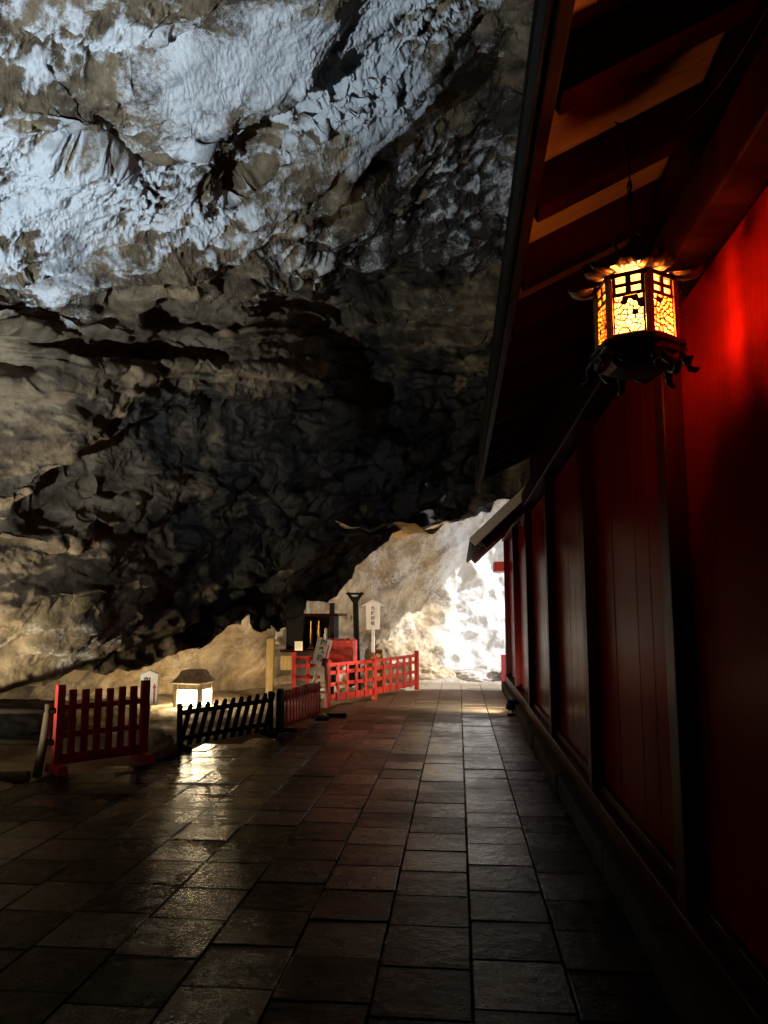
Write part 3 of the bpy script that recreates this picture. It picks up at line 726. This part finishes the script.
# black picket panel
c_, L_, rz = frame((-3.17,8.72), (-2.34,9.52))
g2 = thing('picket_fence', 'low black picket panel with rounded slats tilting in front of the lit stone lamp', 'fence', (c_.x,c_.y,0), rz, rot=(R(4),R(-3),rz))
for k in range(11):
    x = -L_/2+.03+(L_-.06)*k/10
    MB().prism([(x-.026-.05,.06),(x+.026-.05,.06),(x+.026+.07,.50),(x+.012+.075,.53),(x-.012+.075,.53),(x-.026+.07,.50)], -.012, .012).build('picket', M['black'], g2)
for z_ in (.43,.14): MB().box((0,.026,z_), (L_,.025,.05), bev=.004).build('rail', M['black'], g2)
for s_ in (-1,1):
    MB().box((s_*(L_/2+.02), .02, .27), (.055,.055,.54), bev=.012).build('end_post', M['black'], g2)
    MB().box((s_*(L_/2-.02), 0, .03), (.09,.3,.06), bev=.01).build('foot', M['black'], g2)
# red close-set picket panel
c_, L_, rz = frame((-2.30,10.0), (-2.05,11.35))
g3 = thing('picket_fence', 'low red picket panel of close thin slats between the black panel and the lattice fence', 'fence', (c_.x,c_.y,0), rz)
for k in range(13):
    x = -L_/2+.03+(L_-.06)*k/12
    MB().box((x,0,.30+rs.gauss(0,.006)), (.042,.028,.46), Matrix.Rotation(R(rs.gauss(0,.7)),3,'Y'), bev=.006).build('picket', M['red'], g3)
for z_ in (.07,.42): MB().box((0,.026,z_), (L_,.026,.06), bev=.005).build('rail', M['red'], g3)
MB().prism([(-.06,0),(.06,0),(.06,.50),(.03,.56),(-.03,.56),(-.06,.50)], -.03, .03, Matrix.Translation((-L_/2-.07,0,0))).build('end_post', M['black'], g3)
for s_ in (-1,1): MB().box((s_*(L_/2-.05), 0, .022), (.09,.34,.044), bev=.008).build('foot', M['black'], g3)
# red lattice fences
def lattice_fence(p0, p1, n, label, posts, z0=.0, hh=.72, rails=(.15,.36,.55,.68), grp='red lattice fences before the rock recess'):
    c_, L_, rz = frame(p0, p1); g = thing('lattice_fence', label, 'fence', (c_.x,c_.y,z0), rz, grp)
    for k in range(1, n): MB().box((-L_/2+L_*k/n, 0, hh*.53), (.058,.034,hh*.82), bev=.005).build('bar', M['red'], g)
    for s_ in posts: MB().box((s_*(L_/2), 0, hh*.5+.03), (.075,.075,hh+.06), bev=.008).build('end_post', M['red'], g)
    for i, z_ in enumerate(rails): MB().box((0, .024, z_*hh/.72), (L_-.06, .03, .11 if i == 0 else .06), bev=.005).build('rail', M['red'], g)
    return g
lattice_fence((-2.14,12.56), (-1.50,13.72), 5, 'bright red lattice fence panel in front of the red box', (-1,1))
lattice_fence((-1.47,13.80), (-.84,15.55), 6, 'red lattice fence panel ending beside the bright far mouth of the cave', (1,))
lattice_fence((-2.93,13.6), (-2.45,13.75), 2, 'short red lattice end standing further back beside the small wooden altar', (-1,), .0, .78)
# log rail barrier on the far left
lr_ = thing('log_railing', 'weathered wooden log rail barrier left of the red picket panel', 'railing', (-4.0,7.25,0))
for x, y, tl in ((-.05,-.0,.07),(-1.5,.25,-.02)):
    MB().tube([(x-.03,y,-.1),(x+tl*.5,y,.3),(x+tl,y,.66)], [.045,.042,.038], 10).build('post', M['wood'], lr_)
for z_, dz in ((.57,.03),(.28,.02)):
    MB().tube([(-2.6,.42,z_-.06),(-1.5,.20,z_-.02),(.12,-.02,z_+dz)], [.04,.036,.03], 9).build('rail', M['railshade'], lr_)
tag(MB().tube([(-6.2,6.75,-.0),(-5.0,6.9,.0),(-4.03,7.04,.01)], [.07,.065,.06], 10).build('edging_log', M['wood']), 'dark log laid along the path edge below the rail barrier', 'log')

# ------------------------------------------------------------------ stone lamp
sl0 = thing('stone_lamp', 'lit stone lantern with curved roof and glowing windows behind the black picket panel', 'lamp', (-4.30,12.3,-.2), R(-10)); sl0.scale = (.84,.84,.92)
MB().box((0,0,.11), (.66,.60,.24), bev=.03).build('base', M['stone'], sl0)
for sx_ in (-1,1):
    for sy_ in (-1,1): MB().box((sx_*.25, sy_*.22, .43), (.09,.09,.44), bev=.012).build('corner_post', M['stone'], sl0)
MB().box((0,0,.25), (.56,.50,.08), bev=.012).build('lower_frame', M['stone'], sl0)
MB().box((0,0,.61), (.56,.50,.12), bev=.012).build('upper_frame', M['stone'], sl0)
for k, (x, y, w_, a) in enumerate(((0,-.215,.42,0),(0,.215,.42,0),(-.245,0,.36,90),(.245,0,.36,90))):
    o = MB().box((0,0,0), (w_,.012,.27), bev=.002).build('window', M['windowglow'], sl0); o.location = (x,y,.425); o.rotation_euler = (0,0,R(a))
m_ = MB(); prof = [(.44,.655),(.45,.685),(.41,.715),(.33,.78),(.27,.87),(.23,.89)]
m_.lathe([(r_*1.0,z_) for r_,z_ in prof], 4, smooth=False, rot0=math.pi/4)
ro = m_.build('roof', M['stone'], sl0)
bmod = ro.modifiers.new('b','BEVEL'); bmod.width = .02; bmod.segments = 3

# ------------------------------------------------------------------ signs
def house_board(w_, h_, z0, y0, y1):
    return MB().prism([(-w_/2,z0),(w_/2,z0),(w_/2,z0+h_-.07),(0,z0+h_),(-w_/2,z0+h_-.07)], y0, y1)
s1 = thing('signboard', 'white gabled sign with black characters and a red arrow behind the red picket panel', 'sign', (-3.72,9.05,0), R(6))
MB().box((0,.02,.3), (.035,.03,.62), bev=.004).build('post', M['greyboard'], s1)
MB().prism([(-.105,.44),(.105,.44),(.105,.80),(0,.84),(-.105,.80)], -.010, .010).build('board', M['white'], s1)
for s_ in (-1,1): MB().bar((s_*.135,0,.802), (0,0,.852), .012,.05,.003,(0,1,0)).build('cap', M['greyboard'], s1)
text('御霊石', .085, M['ink'], 'characters', s1, (-.025,-.0115,.70), (math.pi/2,0,0), sp=1.08)
MB().prism([(.055,.46),(.078,.46),(.078,.64),(.092,.64),(.066,.70),(.042,.64),(.055,.64)], -.0135, -.0105).build('arrow', M['inkred'], s1)

s2 = thing('signboard', 'leaning grey sign with black characters and a red stripe above the close-set picket panel', 'sign', (-2.44,12.42,0), 0, rot=(0,R(15),R(32)))
MB().box((0,.02,.42), (.045,.03,.84), bev=.004).build('stake', M['greyboard'], s2)
MB().box((0,0,.93), (.26,.022,.44), bev=.005).build('board', M['greyboard'], s2)
text('御乳岩', .115, M['ink'], 'characters', s2, (-.02,-.013,1.035), (math.pi/2,0,0), sp=1.08)
MB().prism([(.075,.73),(.10,.73),(.10,1.05),(.075,1.09)], -.016, -.012).build('stripe', M['inkred'], s2)

s3 = thing('signboard', 'tall white gabled sign on a white post behind the red lattice fence', 'sign', (-1.62,14.6,0), R(2))
MB().box((0,.02,.75), (.06,.05,1.5), bev=.005).build('post', M['white'], s3)
MB().prism([(-.125,1.22),(.125,1.22),(.14,1.68),(0,1.76),(-.14,1.68)], -.018, .018).build('board', M['white'], s3)
for s_ in (-1,1): MB().bar((s_*.20,0,1.665), (0,0,1.785), .022,.10,.004,(0,1,0)).build('cap', M['white'], s3)
text('九柱神社', .078, M['ink'], 'characters', s3, (0,-.021,1.60), (math.pi/2,0,0), sp=1.25)

# ------------------------------------------------------------------ altar group
al = thing('wooden_altar', 'dark wooden altar cabinet with a gilded niche under the rock lip', 'altar', (-2.82,14.6,.2), R(-4))
MB().box((.1,.1,.30), (.75,.5,.60), bev=.01).build('plinth', M['black'], al)
MB().box((0,.0,.62), (1.05,.62,.05), bev=.008).build('top_shelf', M['maroon'], al)
m_ = MB()
m_.box((-.30,.12,.96), (.34,.42,.62), bev=.008); m_.box((.16,.32,.96), (.58,.03,.62), bev=.004); m_.box((.455,.12,.96), (.03,.42,.62), bev=.004)
m_.build('cabinet', M['black'], al)
MB().box((.05,.08,1.295), (1.05,.6,.05), bev=.01).build('cabinet_roof', M['maroon'], al)
MB().box((.16,.29,.95), (.52,.02,.54), bev=.003).build('niche_back', M['maroon'], al)
m_ = MB()
for x, h_ in ((-.06,.40),(.10,.50),(.33,.46)): m_.lathe([(.05,0),(.055,.04),(.03,h_*.35),(.05,h_*.6),(.035,h_*.75),(.045,h_*.86),(.01,h_)], 10, Matrix.Translation((x,.2,.66)))
m_.build('gilt_ornaments', M['gold'], al)
for x in (-.02,.14): MB().box((x,.06,.93), (.025,.03,.50), bev=.004).build('gilt_pillar', M['gold'], al)
tag(MB().lathe([(.06,0),(.065,.02),(.035,.06),(.045,.18),(.05,.26),(.03,.31),(.04,.34),(.035,.38),(.01,.40)], 14, Matrix.Translation((-2.53,14.62,.2+.648))).build('white_figurine', M['white']), 'small white figurine standing in the gilded altar niche', 'figurine')
tag(MB().box((-2.98,14.22,.92), (.15,.02,.17), bev=.003).build('paper_notice', M['paper']), 'small white paper notice hung on the altar front', 'notice')
tag(MB().box((-3.17,14.1,.62), (.20,.16,.26), bev=.01).build('wooden_box', M['stake']), 'small yellow wooden box in front of the altar', 'box')
b1 = thing('offering_box', 'bright red slatted box on legs behind the lattice fence', 'box', (-2.17,14.3,.2), R(-6))
MB().box((0,0,.62), (.50,.36,.42), bev=.012).build('body', M['red'], b1)
for k in range(5): MB().box((-.2+.1*k,0,.845), (.03,.34,.03), bev=.004).build('slat', M['red'], b1)
for sx_ in (-1,1):
    for sy_ in (-1,1): MB().box((sx_*.2, sy_*.13, .2), (.06,.06,.44), bev=.006).build('leg', M['maroon'], b1)
dp = thing('forked_post', 'black timber post with a forked top beside the tall white sign', 'post', (-1.93,14.6,0))
MB().box((0,0,.92), (.10,.10,1.84), Matrix.Rotation(R(-2),3,'Y'), bev=.008).build('shaft', M['black'], dp)
for s_ in (-1,1): MB().bar((-.04,0,1.72), (-.04+s_*.14,0,1.92), .06,.07,.006,(0,1,0)).build('fork_arm', M['black'], dp)
MB().box((-.04,0,1.90), (.34,.12,.04), bev=.006).build('cap', M['black'], dp)
fp = thing('frame_post', 'dark post with a short crossbar standing right of the altar', 'post', (-2.38,14.4,0))
MB().box((0,0,.86), (.09,.09,1.72), bev=.008).build('shaft', M['black'], fp)
MB().box((.12,0,1.50), (.34,.05,.05), bev=.005).build('crossbar', M['wood'], fp)
for x, y, h_, w_, lab in ((-3.52,14.25,1.05,.14,'tall yellow wooden stake standing against the lit rock left of the altar'),(-1.56,15.2,.83,.13,'short yellow wooden stake right of the tall white sign'),(-1.02,16.3,.6,.07,'small wooden stake behind the end of the lattice fence')):
    tag(MB().box((x,y,h_/2), (w_,w_*.8,h_), bev=.008).build('wooden_stake', M['stake']), lab, 'stake')
for x, y, z_, a, lab in ((-3.38,14.6,1.15,12,'white paper sheet hung on the rock between stake and altar'),):
    tag(MB().box((x,y,z_), (.26,.012,.46), Matrix.Rotation(R(a),3,'Y'), bev=.002).build('paper_sheet', M['paper']), lab, 'paper')
tag(MB().box((.915,15.92,.38), (.10,.10,.62), bev=.012).build('pink_bollard', M['pink']), 'pinkish red bollard at the far end of the shrine wall', 'bollard')
# flat black foot stones by the picket panel
for x, y, sx_, lab in ((-1.83,11.55,.30,'flat black stone slab at the foot of the close-set picket panel'),(-1.98,11.15,.2,'smaller flat black stone beside the picket panel end')):
    tag(MB().box((x,y,.02), (sx_,.14,.05), Matrix.Rotation(.2,3,'Z'), bev=.014).build('foot_stone', M['black']), lab, 'stone')

# ------------------------------------------------------------------ boulders
def boulder(x, y, z_, r_, seed, label, mtl):
    t = bmesh.new(); bmesh.ops.create_icosphere(t, subdivisions=5, radius=1)
    co = np.array([v.co[:] for v in t.verts])
    k = 1 + .28*fbm(co*1.1+seed*3.7, 3, seed) + .10*ridged(co*2.6+seed, 3, seed+3)
    co = co*k[:,None]*np.array(r_)
    for v, p in zip(t.verts, co): v.co = p
    for f in t.faces: f.smooth = True
    m_ = MB(); m_.add(t); o = m_.build('boulder', mtl, None, (x,y,z_))
    return tag(o, label, 'boulder', 'boulders around the path')
boulder(-3.28,8.35,.03,(.17,.13,.12), 2, 'small dark boulder between the red and black picket panels', M['boulder'])
boulder(-3.45,8.75,.05,(.13,.12,.10), 3, 'smallest dark stone at the left foot of the black panel', M['boulder'])
boulder(-.75,18.2,.02,(.55,.4,.34), 4, 'tan boulder at the foot of the sunlit rocks by the lattice end', M['paleock'])
boulder(.35,18.4,-.02,(.6,.4,.22), 5, 'bleached flat boulder at the end of the path', M['farboulder'])
boulder(1.7,18.4,.15,(.6,.5,.55), 6, 'sunlit pale boulder nearest the shrine wall end', M['farboulder'])
boulder(-2.6,16.1,.2,(.45,.35,.5), 8, 'tan boulder behind the red offering box', M['paleock'])
boulder(-1.5,16.6,.2,(.5,.4,.6), 9, 'tan boulder below the tall white sign', M['paleock'])
boulder(-5.6,9.6,.1,(.6,.4,.3), 12, 'dark boulder lying under the rock lip on the left', M['boulder'])

# ------------------------------------------------------------------ floodlights added where the rock looks lamp-lit, two of them out of view
def flood(x, y, z_, tx_, ty_, tz_, power, size, label, col=(1,.72,.42), door=None, side_door=None):
    g = thing('added_floodlight', label, 'added_floodlight', (x,y,z_), 0, 'floodlights added on the ground')
    d_ = Vector((tx_-x, ty_-y, tz_-z_-.16)); rot = d_.to_track_quat('Z','Y').to_matrix()
    MB().box((0,0,.015), (.16,.12,.03), bev=.005).build('stand', M['black'], g)
    MB().bar((0,0,.02),(0,0,.13), .02,.02).build('bracket', M['black'], g)
    MB().box((0,0,.16), (.18,.14,.07), rot, bev=.01).build('housing', M['black'], g)
    c_ = Vector((0,0,.16)) + rot @ Vector((0,0,.037))
    MB().box(c_, (.15,.11,.004), rot, bev=.001).build('lens', M['floodglass'], g)
    if door:                                      # added shutter that keeps the beam off path, shrine and rock past the brow
        hd = Vector((d_.x, d_.y, 0)).normalized(); top = c_.z + .22*math.tan(R(door))
        MB().prism([(-.35,0),(.35,0),(.35,top+.26),(-.35,max(.03,top-.26))], -.003, .003, Matrix.Translation(hd*.24) @ Matrix.Rotation(math.atan2(-hd.x, hd.y), 4, 'Z')).build('barn_door', M['black'], g)
    if side_door:                                 # (azimuth from +Y, width): an added shutter that keeps the beam off the shrine wall
        a_ = R(side_door[0]); hs = Vector((math.sin(a_), math.cos(a_), 0))
        MB().box(Vector((0,0,.24)) + hs*.26, (side_door[1],.006,.48), Matrix.Rotation(-a_, 3, 'Z'), bev=.001).build('barn_door', M['black'], g)
    ld = bpy.data.lights.new('flood_light','SPOT'); ld.energy = power; ld.color = col; ld.spot_size = R(size); ld.spot_blend = .8; ld.shadow_soft_size = .06
    lo = bpy.data.objects.new('flood_light', ld); COL.objects.link(lo); lo.parent = g
    lo.location = Vector((0,0,.16)) + rot @ Vector((0,0,.06)); lo.rotation_euler = (-d_).to_track_quat('Z','Y').to_euler()
flood(.80,11.9,.0, -2.2,16.2,2.2, 230, 112, 'added small dark floodlight on the paving beside the annex wall aimed at the lattice fences', (1,.80,.56))
flood(-2.62,14.0,.0, -3.3,16,1.6, 45, 120, 'added floodlight on the earth behind the short lattice end aimed at the altar')
flood(-4.4,1.2,.0, -2.6,5.7,5.0, 1500, 100, 'added cool white floodlight out of view on the cave floor aimed up at the pale ceiling', (.78,.89,1), 31)
flood(-5.0,6.0,.0, -3.9,8.4,2.4, 260, 92, 'added warm floodlight out of view at the path edge aimed past the log railing at the low rock wall', (1,.86,.6), None, (88,.40))
